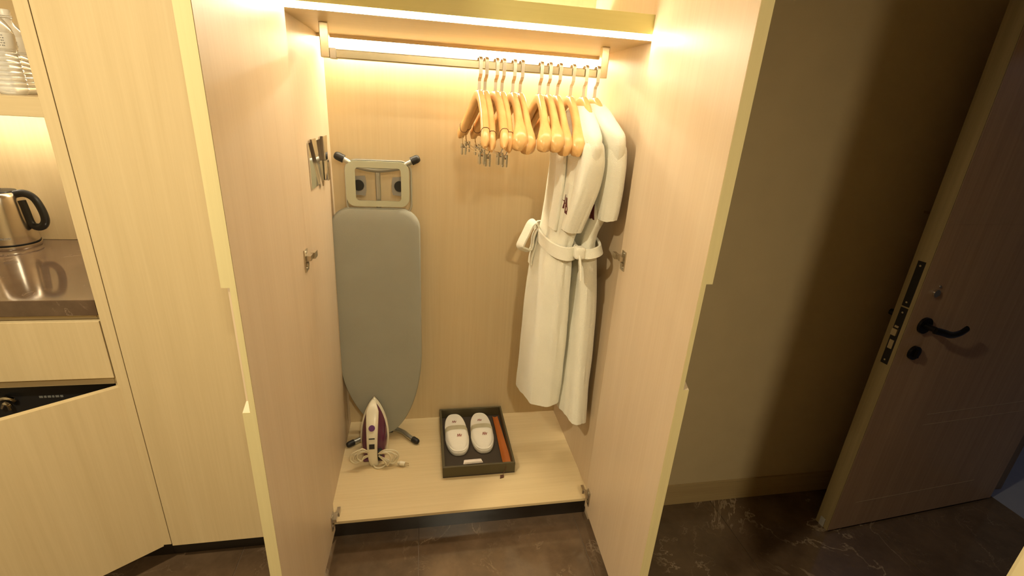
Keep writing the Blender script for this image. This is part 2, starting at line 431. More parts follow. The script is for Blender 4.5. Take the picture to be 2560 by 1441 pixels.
# black minibar fridge behind it
fr = thing('minibar_fridge', 'black minibar fridge inside the base cabinet behind the ajar door', 'fridge', (-.92, .30, 0))
obj('body', box(-1.21, -.63, .085, .55, .0, .63, bev=.006), M_fridge, fr)
obj('door', box(-1.21, -.63, .035, .082, .012, .628, bev=.006), M_fridge, fr)
b = BM()
for k, (x, wd_) in enumerate(((-.865, .010), (-.852, .007), (-.842, .009), (-.830, .006), (-.821, .010), (-.808, .008))):
    bx(b, x+.02, x+.02+wd_, .0335, .0349, .585, .592)
obj('lettering', b, M_silver, fr, label='small silver lettering')
ck = thing('door_bracket', 'small chrome corner bracket catching light on the black fridge at left edge', 'bracket', (-.93, .03, .55))
b = sweep(BM(), smoothpath([(-.945, .030, .590), (-.925, .024, .597), (-.908, .022, .594), (-.905, .026, .585)], 6), .006, 8)
sweep(b, smoothpath([(-.945, .028, .560), (-.930, .022, .578), (-.920, .02, .572), (-.922, .024, .556)], 6), .0065, 8)
obj('hook', b, M_chrome, ck, True)
# worktop
b = box(XL, -.5895, -.020, D-.001, .8865, .935, bev=.002)
tag(obj('worktop', b, M_top, None), 'dark brown veined marble worktop over the minibar cabinet', 'worktop')
# niche back, shelf above
nb = thing('wall_niche', 'light oak lined niche above the worktop at the left edge', 'niche', (-1.2, .6, .94))
obj('back_panel', box(XL, -.5885, D-.002, D+.012, .936, ZT), M_oak, nb)
obj('side_panel', box(XL-.018, XL, 0, D, .936, ZT), M_oak, nb)
obj('top_panel', box(XL, -.5885, 0, D-.002, ZT-.03, ZT), M_oakx, nb)
ws = thing('wall_shelf', 'thick light oak shelf in the niche holding water bottles', 'shelf', (-1.2, .3, 1.427))
obj('board', box(XL, -.589, 0, D-.003, 1.427, 1.474, bev=.001, seg=1), M_oakx, ws)
obj('led_strip', box(XL+.01, -.60, .50, .525, 1.417, 1.4265), M_ledc, ws, label='glowing light strip under the shelf')
obj('led_strip', box(XL+.01, -.60, .595, .62, 1.475, 1.482), M_ledc, ws, label='light strip on the shelf behind the bottles')

def bottle(x, y, label):
    t = thing('water_bottle', label, 'bottle', (x, y, 1.4745), 'water bottles on the niche shelf')
    pr = [(.001, 0), (.026, 0), (.031, .006)]
    z = .012
    while z < .102:
        pr += [(.0325, z), (.0325, z+.005), (.0295, z+.008)]; z += .012
    pr += [(.0325, .112), (.0325, .150), (.030, .163), (.022, .178), (.0135, .190), (.0125, .198), (.0155, .200), (.0155, .203), (.012, .204), (.001, .204)]
    obj('body', lathe(BM(), pr, (x, y, 1.4745), 28), M_water, t, True)
    obj('cap', lathe(BM(), [(.001, .204), (.0145, .2045), (.0145, .219), (.0130, .221), (.001, .221)], (x, y, 1.4745), 24), M_cap, t, True)
    lb = lathe(BM(), [(.0328, .112), (.0332, .113), (.0332, .149), (.0328, .150)], (x, y, 1.4745), 28)
    l = obj('label_band', lb, M_label, t, True)
    b = BM()
    for k in range(5):
        for q in range(3):
            a0 = -1.0+q*.12; zz = 1.4745+.118+k*.006
            R_ = .0335
            p = [(x+R_*math.cos(a0+s), y+R_*math.sin(a0+s)) for s in (0, .09*(1 if (k+q) % 2 else .6))]
            bm_v = [b.verts.new((p[0][0], p[0][1], zz)), b.verts.new((p[1][0], p[1][1], zz)), b.verts.new((p[1][0], p[1][1], zz+.0025)), b.verts.new((p[0][0], p[0][1], zz+.0025))]
            b.faces.new(bm_v)
    obj('print', b, M_ink, l)
    return t
bottle(-.752, .150, 'clear ribbed water bottle on the niche shelf, nearest the front')
bottle(-.822, .300, 'clear water bottle with white cap, further back on the niche shelf')

# kettle
kx, ky, kz = -1.152, .530, .935
kt = thing('electric_kettle', 'brushed steel electric kettle with black handle on the marble worktop', 'kettle', (kx, ky, kz))
obj('base', lathe(BM(), [(.001, 0), (.079, 0), (.081, .004), (.080, .013), (.074, .016), (.001, .016)], (kx, ky, kz), 40), M_steel, kt, True)
obj('base_ring', lathe(BM(), [(.078, .0165), (.0785, .0165), (.0785, .019), (.001, .019), (.001, .0165)], (kx, ky, kz), 40), M_bplas, kt, True)
bd = obj('body', lathe(BM(), [(.001, .0195), (.0765, .0195), (.0765, .03), (.0755, .05), (.0725, .10), (.0685, .15), (.0645, .185), (.0605, .195), (.055, .199), (.001, .199)], (kx, ky, kz), 40), M_steel, kt, True)
obj('lid', lathe(BM(), [(.001, .199), (.052, .1995), (.050, .204), (.02, .208), (.012, .209), (.011, .218), (.001, .219)], (kx, ky, kz), 32), M_bplas, kt, True)
hp = smoothpath([(kx+.055, ky-.004, kz+.192), (kx+.085, ky-.004, kz+.196), (kx+.112, ky-.006, kz+.180), (kx+.126, ky-.006, kz+.140), (kx+.128, ky-.006, kz+.100), (kx+.112, ky-.004, kz+.076), (kx+.088, ky-.002, kz+.074), (kx+.076, ky, kz+.09), (kx+.072, ky, kz+.13), (kx+.068, ky, kz+.17)], 6)
obj('handle', sweep(BM(), hp, 1, prof=circ(10, .0105, .0135)), M_bplas, kt, True)
obj('spout', prism(BM(), [(-.052, .150), (-.078, .192), (-.050, .196)], -.022, .022, lambda a, b, d: (kx+a, ky+d, kz+b)), M_steel, kt)
tx = bpy.data.curves.new('kettle_text', 'FONT'); tx.body = 'PRINCESS'; tx.size = .0095; tx.extrude = .0003; tx.align_x = 'CENTER'
to = bpy.data.objects.new('tmp', tx); COL.objects.link(to)
bpy.context.view_layer.update()
me = bpy.data.meshes.new_from_object(to.evaluated_get(bpy.context.evaluated_depsgraph_get())); bpy.data.objects.remove(to)
for v in me.vertices:
    an = -PI/2+.35+v.co.x/.0768; z = kz+.040+v.co.y
    R_ = .0768+v.co.z
    v.co = Vector((R_*math.cos(an), R_*math.sin(an), z-kz))
me.materials.append(M_ink); lo = bpy.data.objects.new('lettering', me); COL.objects.link(lo); lo.parent = kt

# ------------------------------------------------------------------ entry door, folded back along the wall
ed = bpy.data.objects.new('door_1', None); COL.objects.link(ed); ed['kind'] = 'structure'; ed.location = (2.044, -.195, FZ)
ea = math.radians(4.3)
eu = Vector((math.cos(ea), math.sin(ea), 0)); en = Vector((-math.sin(ea), math.cos(ea), 0))  # along width, into the wall
eo = Vector((2.044, -.195, 0))
ef = lambda u, z, w_: tuple(eo+eu*u+en*w_+Vector((0, 0, z)))
def edb(b, u0, u1, z0, z1, w0, w1): return prism(b, [(u0, z0), (u1, z0), (u1, z1), (u0, z1)], w0, w1, ef)
TH = .060
slab = obj('leaf', edb(BM(), 0.001, .985, -.108, 1.965, 0, TH), M_door, ed)
obj('edging', edb(BM(), -.003, .0005, -.108, 1.965, 0.0005, TH-.0005), M_dooredge, ed, label='lighter oak lipping on the free edge')
b = BM()
edb(b, .10, .80, .028, .0305, -.0006, .0004)
obj('inlay_line', b, M_inlay, ed)
b = BM(); edb(b, .30, .97, .452, .4545, -.0006, .0004); edb(b, .30, .97, .400, .4025, -.0006, .0004)
obj('inlay_line', b, M_inlay, ed)
b = BM(); edb(b, .002, .97, 1.24, 1.242, -.0005, .0004); obj('inlay_line', b, M_door, ed)
b = BM(); edb(b, -.0045, -.0028, .934, 1.103, .014, .040); pl = obj('strike_plate', b, M_plate, ed)
b = BM()
for z in (.950, 1.087): sweep(b, [ef(-.0043, z, .027), ef(-.0062, z, .027)], .0035, 8)
obj('screw', b, M_nick, pl)
b = BM(); edb(b, -.0045, -.0028, .702, .928, .014, .040); pl = obj('lock_plate', b, M_plate, ed)
b = BM()
for z in (.718, .910): sweep(b, [ef(-.0043, z, .027), ef(-.0062, z, .027)], .0035, 8)
obj('screw', b, M_nick, pl)
b = BM(); edb(b, -.014, -.0043, .820, .846, .018, .036); edb(b, -.009, -.0043, .850, .858, .020, .034); obj('latch', b, M_nick, pl)
b = BM(); edb(b, -.006, -.0043, .765, .800, .019, .035); obj('deadbolt', b, M_nick, pl)
b = BM(); edb(b, -.0055, -.0025, -.118+.011, -.066, .020, .042); obj('drop_seal', b, M_grey, ed)
# lever
b = BM(); sweep(b, [ef(.078, .868, -.001), ef(.078, .868, -.010)], .031, 20, prof=None)
hd = obj('lever_handle', b, M_blackm, ed, True)
b = BM(); sweep(b, [ef(.078, .868, -.008), ef(.078, .868, -.045)], .011, 12)
sweep(b, smoothpath([ef(.070, .868, -.046), ef(.105, .860, -.050), ef(.150, .848, -.052), ef(.19, .852, -.052), ef(.222, .868, -.050)], 6), 1, prof=circ(10, .008, .013))
obj('lever', b, M_blackm, hd, True)
b = BM(); sweep(b, [ef(.078, .757, -.001), ef(.078, .757, -.012)], .027, 18); kp = obj('thumb_turn', b, M_blackm, ed, True)
b = BM(); edb(b, .072, .084, .742, .772, -.022, -.012); obj('turn', b, M_blackm, kp)
b = BM(); sweep(b, [ef(.072, .993, -.001), ef(.072, .993, -.008)], .0145, 14); sweep(b, [ef(.082, 1.018, -.001), ef(.082, 1.018, -.004)], .0045, 8)
obj('spyhole', b, M_chrome, ed, True)
b = BM(); sweep(b, [ef(.03, .885, TH), ef(.03, .885, TH+.03)], .012, 12); obj('rear_handle', b, M_blackm, ed, True)
# hook on the wall behind the door
t = thing('wall_hook', 'small brass wall hook on the beige wall behind the entry door edge', 'hook', (2.235, .04, 1.22))
b = sweep(BM(), [(2.238, .0425, 1.236), (2.236, -.004, 1.237)], .005, 10); sweep(b, [(2.236, -.004, 1.232), (2.236, -.004, 1.246)], .008, 10)
obj('pin', b, M_brass, t, True)

# ------------------------------------------------------------------ chrome holder on the left inner side panel
t = thing('wall_holder', 'polished chrome bracket screwed to the left inner side of the wardrobe', 'bracket', (-.024, .34, 1.22))
obj('plate', box(-.0245, -.0205, .215, .475, 1.225, 1.375, bev=.001), M_chrome, t)
b = BM(); prism(b, [(.235, 1.385), (.300, 1.385), (.380, 1.215), (.355, 1.215)], -.0203, -.014, lambda a, c, d: (d, a, c)); obj('arm', b, M_chrome, t)
b = BM(); prism(b, [(.400, 1.385), (.470, 1.385), (.455, 1.30), (.420, 1.30)], -.0203, -.008, lambda a, c, d: (d, a, c)); obj('arm', b, M_chrome, t)
b = BM(); bx(b, -.0203, -.004, .425, .450, 1.225, 1.30, bev=.003); obj('clip', b, M_chrome, t)

# ------------------------------------------------------------------ ironing board
ib = thing('ironing_board', 'grey-covered folded ironing board leaning upright on the wardrobe back', 'ironing board', (.15, .55, 0))
def ibp(u, z, w_=0):   # leaning plane: u across, z up, w towards the back
    t = z/1.1
    return (u, .495+.075*t+w_, z)
cx0 = .145
def halfw(z):
    if z > 1.095: return None
    top = 1.098
    r = .085
    h = .183
    if z > top-r:
        q = (z-(top-r))/r; return h-r+r*math.sqrt(max(0, 1-q*q))
    if z > .44: return h
    q = (.44-z)/(.44-.030); return h*max(0, 1-q*q)**.68
def outline(n=30, shrink=0):
    zs = [1.098-.085*(1-math.cos(PI/2*i/8)) for i in range(9)]
    L = []; Rr = []
    zl = [.030+.41*(1-math.cos(PI/2*i/14)) for i in range(15)]
    zz = sorted(set([round(z, 5) for z in zl+[.6, .8]+zs]))
    for z in zz:
        q = max(0, (.44-z)/.41); c = cx0+.028*q*q
        hw = halfw(min(z, 1.0949)) if z < 1.0975 else .098
        hw = max(hw, .004)
        L.append((c-hw+shrink, z)); Rr.append((c+hw-shrink, z))
    return Rr + L[::-1]
ol = outline()
def scaled(ol, s): 
    return [(cx0+(u-cx0)*(1-s/.18), .56+(z-.56)*(1-s/.53)) for u, z in ol]
b = loft(BM(), [[ibp(u, z, .004) for u, z in scaled(ol, .004)], [ibp(u, z, -.002) for u, z in ol], [ibp(u, z, -.016) for u, z in scaled(ol, .001)], [ibp(u, z, -.024) for u, z in scaled(ol, .006)], [ibp(u, z, -.027) for u, z in scaled(ol, .018)], [ibp(u, z, -.028) for u, z in scaled(ol, .06)]])
obj('cover', b, M_pad, ib, True, label='grey fabric cover')
# iron rest (pressed frame)
bq = BM()
O1 = rrect(.160, 1.196, .125, .090, .038); I1 = rrect(.162, 1.195, .090, .066, .014)
def ring_plate(bm, O, I, w0, w1):
    V = {}
    for nm, P_, w_ in (('o0', O, w0), ('i0', I, w0), ('o1', O, w1), ('i1', I, w1)):
        V[nm] = [bm.verts.new(ibp(u, z, w_)) for u, z in P_]
    k = len(O)
    for i in range(k):
        j = (i+1) % k
        bm.faces.new((V['o0'][i], V['o0'][j], V['i0'][j], V['i0'][i])); bm.faces.new((V['o1'][i], V['i1'][i], V['i1'][j], V['o1'][j]))
        bm.faces.new((V['o0'][i], V['o1'][i], V['o1'][j], V['o0'][j])); bm.faces.new((V['i0'][i], V['i0'][j], V['i1'][j], V['i1'][i]))
ring_plate(bq, O1, I1, -.022, -.014)
ir = obj('iron_rest', bq, M_alu, ib, True, label='silver pressed-metal iron rest')
b = sweep(BM(), [ibp(u, z, -.006) for u, z in rrect(.163, 1.180, .129, .108, .042)], .0045, 8, closed=True)
obj('wire_frame', b, M_tube, ib, True)
for s in (-1, 1):
    c = .163+s*.082
    poly = [(c-.026, 1.150), (c+.026, 1.145), (c+.030, 1.165), (c+.030, 1.205), (c+.026, 1.225), (c-.026, 1.222)] if s < 0 else [(c-.028, 1.150), (c+.022, 1.145), (c+.022, 1.225), (c-.028, 1.222), (c-.032, 1.20), (c-.032, 1.165)]
    b = BM(); prism(b, poly, .004, .010, lambda a, c_, d: ibp(a, c_, d))
    obj('pad', b, M_grey, ib)
for s in (-1, 1):
    c = .163+s*.082
    b = sweep(BM(), [ibp(c, 1.187, .004), ibp(c, 1.187, -.002)], .022, 20)
    obj('rubber_disc', b, M_black, ib, True)
# frame tubes (legs folded behind the board)
b = sweep(BM(), [ibp(.158, 1.262, .006), ibp(.158, .9, .022), ibp(.160, .5, .03), ibp(.175, .045, .03)], .0105, 12); obj('leg', b, M_tube, ib, True)
b = sweep(BM(), smoothpath([ibp(.010, 1.298, -.004), ibp(.040, 1.283, -.004), ibp(.080, 1.262, -.002), ibp(.158, 1.250, 0), ibp(.240, 1.262, -.002), ibp(.285, 1.283, -.004), ibp(.312, 1.298, -.004)], 6), .0105, 12)
ft = obj('foot_bar', b, M_tube, ib, True)
for u0, z0, u1, z1 in ((.030, 1.289, -.006, 1.306), (.294, 1.289, .328, 1.306)):
    b = sweep(BM(), [ibp(u1*q+u0*(1-q), z1*q+z0*(1-q), -.004) for q in (0, .6, .78, .9, .97, 1)], [.0165, .0165, .0152, .0125, .0085, .002], 16); obj('rubber_cap', b, M_black, ft, True)
b = sweep(BM(), smoothpath([(-.005, .436, .0135), (.05, .470, .0145), (.10, .497, .018), (.175, .520, .020), (.23, .497, .018), (.27, .452, .0145), (.300, .424, .0135)], 6), .0115, 12)
ft = obj('foot_bar', b, M_tube, ib, True)
for p0, p1 in (((.012, .446, .014), (-.018, .424, .014)), ((.283, .440, .014), (.309, .414, .014))):
    P_ = [tuple(Vector(p0).lerp(Vector(p1), q)) for q in (0, .6, .78, .9, .97, 1)]; b = sweep(BM(), P_, [.0139, .0139, .0128, .0105, .0070, .002], 16); obj('rubber_cap', b, M_black, ft, True)
b = box(.163, .187, .500, .532, .012, .052, bev=.004); obj('joint_block', b, M_bplas, ib)

# ------------------------------------------------------------------ iron
ix, iy = .113, .345
it = thing('steam_iron', 'plum and ivory steam iron standing on its heel against the ironing board', 'iron', (ix, iy, 0))
def ogive(h, wmax, n=14, z0=.0):
    R_ = []
    for i in range(n+1):
        t = i/n; z = z0+h*t
        w_ = wmax*(1-max(0, (t-.25)/.75)**2.1)**.80*(.86+.14*min(1, t/.25))
        R_.append((max(w_, .0015), z))
    return [(a, z) for a, z in R_]+[(-a, z) for a, z in R_[::-1]]
def ogp(h, w_, yy, zb=.006, lean=.055):
    return [(ix+a, yy+lean*(z/h), z+zb) for a, z in ogive(h, w_*1.10)]
obj('soleplate', loft(BM(), [ogp(.246, .054, iy+.062), ogp(.250, .057, iy+.058), ogp(.248, .056, iy+.052)]), M_steel, it, True)
obj('skirt', loft(BM(), [ogp(.248, .0575, iy+.0515), ogp(.248, .0575, iy+.040), ogp(.240, .052, iy+.034)]), M_whitep, it, True, label='ivory rim around the sole')
obj('body', loft(BM(), [ogp(.238, .052, iy+.0335), ogp(.225, .050, iy+.015), ogp(.190, .044, iy-.008, lean=.040), ogp(.160, .030, iy-.018, lean=.03)]), M_purple, it, True, label='plum plastic body')
# handle: arched ivory strip from tip to heel
hp = smoothpath([(ix-.002, iy+.085, .243), (ix-.002, iy+.052, .236), (ix-.002, iy+.020, .205), (ix-.002, iy-.012, .160), (ix-.002, iy-.034, .115), (ix-.002, iy-.042, .070), (ix, iy-.046, .035), (ix+.004, iy-.044, .004)], 6)
nr = len(hp)
wid = [(.009+.018*min(1, i/9.0)) - .009*max(0, (i-12)/(nr-12)) for i in range(nr)]
rings = []
for i, p in enumerate(hp):
    a_ = hp[min(i+1, nr-1)]-hp[max(i-1, 0)]; tdir = a_.normalized(); side_ = Vector((1, 0, 0)); nrm = side_.cross(tdir).normalized()
    rings.append([tuple(p+side_*(wid[i]*c_)+nrm*(.012*s_)) for c_, s_ in [(math.copysign(abs(math.cos(q))**.6, math.cos(q)), math.copysign(abs(math.sin(q))**.6, math.sin(q))) for q in [2*PI*k/14 for k in range(14)]]])
obj('handle', loft(BM(), rings), M_whitep, it, True, label='ivory handle strip')
def on_handle(k): return hp[k]
def hframe(k):
    tdir = (hp[min(k+1, nr-1)]-hp[k-1]).normalized(); nrm = Vector((1, 0, 0)).cross(tdir).normalized()
    if nrm.y > 0: nrm = -nrm
    return tdir, nrm
k = 17; td, nm_ = hframe(k); c = hp[k]+nm_*.011
obj('dial', sweep(BM(), [tuple(c), tuple(c+nm_*.005)], .0135, 20), M_violet, it, True, label='round violet button')
k = 22; td, nm_ = hframe(k); c = hp[k]+nm_*.011
def slabb(c, td, nm_, hw, hl, h):
    b = BM(); s = Vector((1, 0, 0))
    vs = [[b.verts.new(c+s*(hw*a_)+td*(hl*b_)+nm_*d_) for a_, b_ in ((-1, -1), (1, -1), (1, 1), (-1, 1))] for d_ in (0, h)]
    b.faces.new(vs[0][::-1]); b.faces.new(vs[1])
    for i in range(4): b.faces.new((vs[0][i], vs[0][(i+1) % 4], vs[1][(i+1) % 4], vs[1][i]))
    return b
obj('slot', slabb(c, td, nm_, .0125, .0025, .003), M_bplas, it)
k = 26; td, nm_ = hframe(k); c = hp[k]+nm_*.011
obj('control_window', slabb(c, td, nm_, .0115, .011, .003), M_bplas, it)
obj('heel', box(ix-.046, ix+.046, iy-.025, iy+.055, 0, .010, bev=.004), M_purple, it)
b = box(ix+.019, ix+.036, iy-.034, iy-.008, .012, .060, bev=.004); obj('cord_clamp', b, M_bplas, it)
# cord: bunched loops left and right and the plug
def cordloop(pts, r=.0032, closed=False): return sweep(BM(), smoothpath(pts, 8, closed), r, 8, closed=closed)
yl = iy-.05
cb = BM()
for k, (w_, h_, dz, dy) in enumerate(((.092, .056, .072, -.004), (.080, .044, .062, .003), (.062, .050, .084, -.012), (.072, .034, .056, .010))):
    sweep(cb, smoothpath([(ix-.012, yl+.004, .066), (ix-.040, yl-.004+dy, dz+h_*.45), (ix-w_*.9, yl+dy-.01, dz+h_*.2), (ix-w_, yl+dy-.012, dz-h_*.35), (ix-w_*.75, yl+dy-.008, dz-h_*.75), (ix-.035, yl+dy, dz-h_*.45), (ix-.012, yl+.006, .052)], 8), .0032, 8)
for k, (w_, h_, dz, dy) in enumerate(((.112, .060, .060, -.004), (.094, .046, .052, .003), (.104, .036, .044, .008), (.078, .056, .056, -.012))):
    sweep(cb, smoothpath([(ix+.024, yl+.004, .058), (ix+.050, yl-.004+dy, dz+h_*.42), (ix+w_*.85, yl+dy-.006, dz+h_*.35), (ix+w_, yl+dy-.008, dz-h_*.15), (ix+w_*.8, yl+dy-.01, max(.005, dz-h_*.75)), (ix+.05, yl+dy, max(.006, dz-h_*.5)), (ix+.024, yl+.006, .046)], 8), .0032, 8)
sweep(cb, smoothpath([(ix-.004, yl+.004, .010), (ix+.012, yl-.020, .0045), (ix+.036, yl-.022, .0040), (ix+.054, yl-.006, .008), (ix+.052, yl+.004, .026)], 8), .0038, 8)
obj('cord', cb, M_cord, it, True, label='ivory power cord bunched in loops')
b = BM(); p0 = Vector((ix+.105, yl-.012, .016)); p1 = Vector((ix+.137, yl-.020, .0125))
sweep(b, [tuple(p0), tuple(p0.lerp(p1, .3)), tuple(p0.lerp(p1, .35)), tuple(p1)], [.005, .007, .0105, .0105], 12)
pg = obj('plug', b, M_whitep, it, True)
b = BM()
for s in (-.0048, .0048): sweep(b, [tuple(p1+Vector((0, 0, s))), tuple(p1+Vector((.018, -.005, s)))], .0017, 6)
obj('prong', b, M_brass, pg, True)

# ------------------------------------------------------------------ amenity tray with slippers
ty0, ty1, tx0, tx1, tz = .182, .608, .414, .731, .056
tr = thing('amenity_tray', 'olive-brown leatherette tray on the wardrobe floor holding slippers', 'tray', ((tx0+tx1)/2, (ty0+ty1)/2, 0))
obj('base', box(tx0, tx1, ty0, ty1, 0.0004, .006, bev=.001, seg=1), M_trayi, tr)
g_ = .009
obj('rim', box(tx0, tx1, ty0, ty0+g_, .0062, tz, bev=.0015), M_tray, tr)
obj('rim', box(tx0, tx1, ty1-g_, ty1, .0062, tz, bev=.0015), M_tray, tr)
obj('rim', box(tx0, tx0+g_, ty0+g_, ty1-g_, .0062, tz, bev=.0015), M_tray, tr)
obj('rim', box(tx1-g_, tx1, ty0+g_, ty1-g_, .0062, tz, bev=.0015), M_tray, tr)
b = sweep(BM(), smoothpath([(.690, ty0-.0015, .040), (.685, ty0-.005, .020), (.676, ty0-.010, .008)], 6), .0012, 6)
cr_ = obj('tag_cord', b, M_leath, tr, True)
b = prism(BM(), [(-.010, -.011), (.008, -.006), (.010, .010), (-.006, .008)], 0.0008, .004, lambda a, c, d: (.670+a, ty0-.020+c, d)); obj('leather_tag', b, M_leath, cr_)

def squig(bm, cx, cy, cz, s, curve, top):
    """little embroidered letter mark lying on a surface; curve(x,y)->z"""
    seg = [(-1, -.5, -.55, .45), (-.55, .45, -.2, -.5), (-.2, -.5, .25, .5), (.25, .5, .55, -.5), (.55, -.5, 1.1, .3)]
    for x0, y0, x1, y1 in seg:
        d = Vector((x1-x0, y1-y0)).normalized(); n = Vector((-d.y, d.x))*.13
        vs = []
        for px, py in ((x0-n.x, y0-n.y), (x1-n.x, y1-n.y), (x1+n.x, y1+n.y), (x0+n.x, y0+n.y)):
            X, Y = cx+px*s, cy+py*s*1.7
            vs.append(bm.verts.new((X, Y, curve(X, Y)+.0012)))
        bm.faces.new(vs)
def slipper(cx, cy, rz, label, sc=1.0):
    t = thing('slipper', label, 'slipper', (cx, cy, .0065), 'white slippers in the tray', rz)
    def foot(n=40, s=1.0):
        P_ = []
        for i in range(n):
            a = 2*PI*i/n; c, s_ = math.cos(a), math.sin(a)
            wv = .0575 if s_ < 0 else .0545
            P_.append((math.copysign(abs(c)**.74, c)*wv*s*sc, math.copysign(abs(s_)**.82, s_)*.147*sc*(1-(1-s)*.45)))
        return P_
    F = lambda s, z: [(x, y, z) for x, y in foot(s=s)]
    obj('sole', loft(BM(), [F(.96, 0), F(1.0, .005), F(1.0, .017), F(.965, .0205)]), M_slip, t, True, local=True)
    obj('insole', loft(BM(), [F(.93, .0208), F(.94, .0245), F(.85, .0275)]), M_slip, t, True, local=True)
    # vamp: domed shell over the toe half (toe points to -y)
    def vz(x, y):
        u = x/(.056*sc); v = (y+.139*sc)/(.139*sc)
        hgt = .006+.030*min(1, max(0, v*1.25))**.65
        return .0155+hgt*max(0, 1-abs(u)**2.6)**.5
    b = BM(); nu, nv = 16, 14; G = []
    for j in range(nv+1):
        v = j/nv; y = -.136*sc+v*.152*sc
        fw = max(0.02, 1-abs(min(0, y)/(.139*sc))**2.44)**.41*.0555*sc if y < 0 else .0535*sc
        row = []
        for i in range(nu+1):
            u = -1+2*i/nu
            x = u*fw
            hgt = (.005+.021*min(1, v*1.5)**.6)*max(0, 1-abs(u)**3.4)**.5
            row.append(b.verts.new((x, y, .0215+hgt)))
        G.append(row)
    for j in range(nv):
        for i in range(nu): b.faces.new((G[j][i], G[j][i+1], G[j+1][i+1], G[j+1][i]))
    obj('vamp', b, M_slip, t, True, local=True)
    b = BM(); y = .0155*sc
    for (yy0, yy1) in ((-.012, .018),):
        rows = []
        for yv in (yy0*sc, yy1*sc):
            rows.append([b.verts.new((u*.0550*sc, yv, .0225+.027*max(0, 1-abs(u)**3.4)**.5+.0008)) for u in [-1+2*i/16 for i in range(17)]])
        for i in range(16): b.faces.new((rows[0][i], rows[0][i+1], rows[1][i+1], rows[1][i]))
    bmesh.ops.solidify(b, geom=list(b.faces), thickness=.0012)
    obj('binding', b, M_band, t, True, local=True, label='cream band along the opening')
    b = BM()
    cv = lambda X, Y: .0215+(.005+.021*min(1, ((Y+.136*sc)/(.152*sc))*1.5)**.6)*max(0, 1-abs(X/(.0535*sc))**3.4)**.5+.0008
    squig(b, .008, -.055, 0, .0105, cv, 0)
    obj('emblem', b, M_rust, t, local=True, label='small rust-red embroidered letter mark'); b = BM()
    squig(b, -.004, .075, 0, .010, lambda X, Y: .0272, 0)
    obj('emblem', b, M_rust, t, local=True, label='small rust-red embroidered letter mark')
    return t
slipper(.4895, .452, math.radians(2), 'white slipper with rust emblem, left one in the tray')
slipper(.6135, .454, math.radians(-1), 'white slipper with rust emblem, right one in the tray', .98)
t = thing('shoehorn', 'long terracotta-orange shoehorn along the right side of the tray', 'shoehorn', (.70, .41, .0065))
b = BM(); ra = math.radians(1.5)
rows = []
for k in range(13):
    q = k/12; y = .232+q*.345; wv = .0165+.003*math.cos(q*PI)
    rows.append([(.704-(y-.232)*.02+u*wv, y, .0075+.005*(1-math.cos(u*PI/2))*1.2+.002*math.sin(q*PI)) for u in (-1, -.6, -.2, .2, .6, 1)]+[(.704-(y-.232)*.02+u*wv, y, .0105+.005*(1-math.cos(u*PI/2))*1.2+.002*math.sin(q*PI)) for u in (1, .6, .2, -.2, -.6, -1)])
obj('blade', loft(b, rows), M_orange, t, True)
t = thing('card', 'small folded white card lying at the front of the tray', 'card', (.553, .228, .0065))
b = prism(BM(), [(-.045, -.012), (.044, -.010), (.038, .014), (-.040, .013)], 0, .0025, lambda a, c, d: (.553+a, +.262+c, .0068+d)); obj('sheet', b, M_card, t)
b = prism(BM(), [(-.040, -.009), (.040, -.007), (.035, .011), (-.036, .010)], .0027, .006, lambda a, c, d: (.553+a, +.262+c, .0068+d)); obj('flap', b, M_card, t)

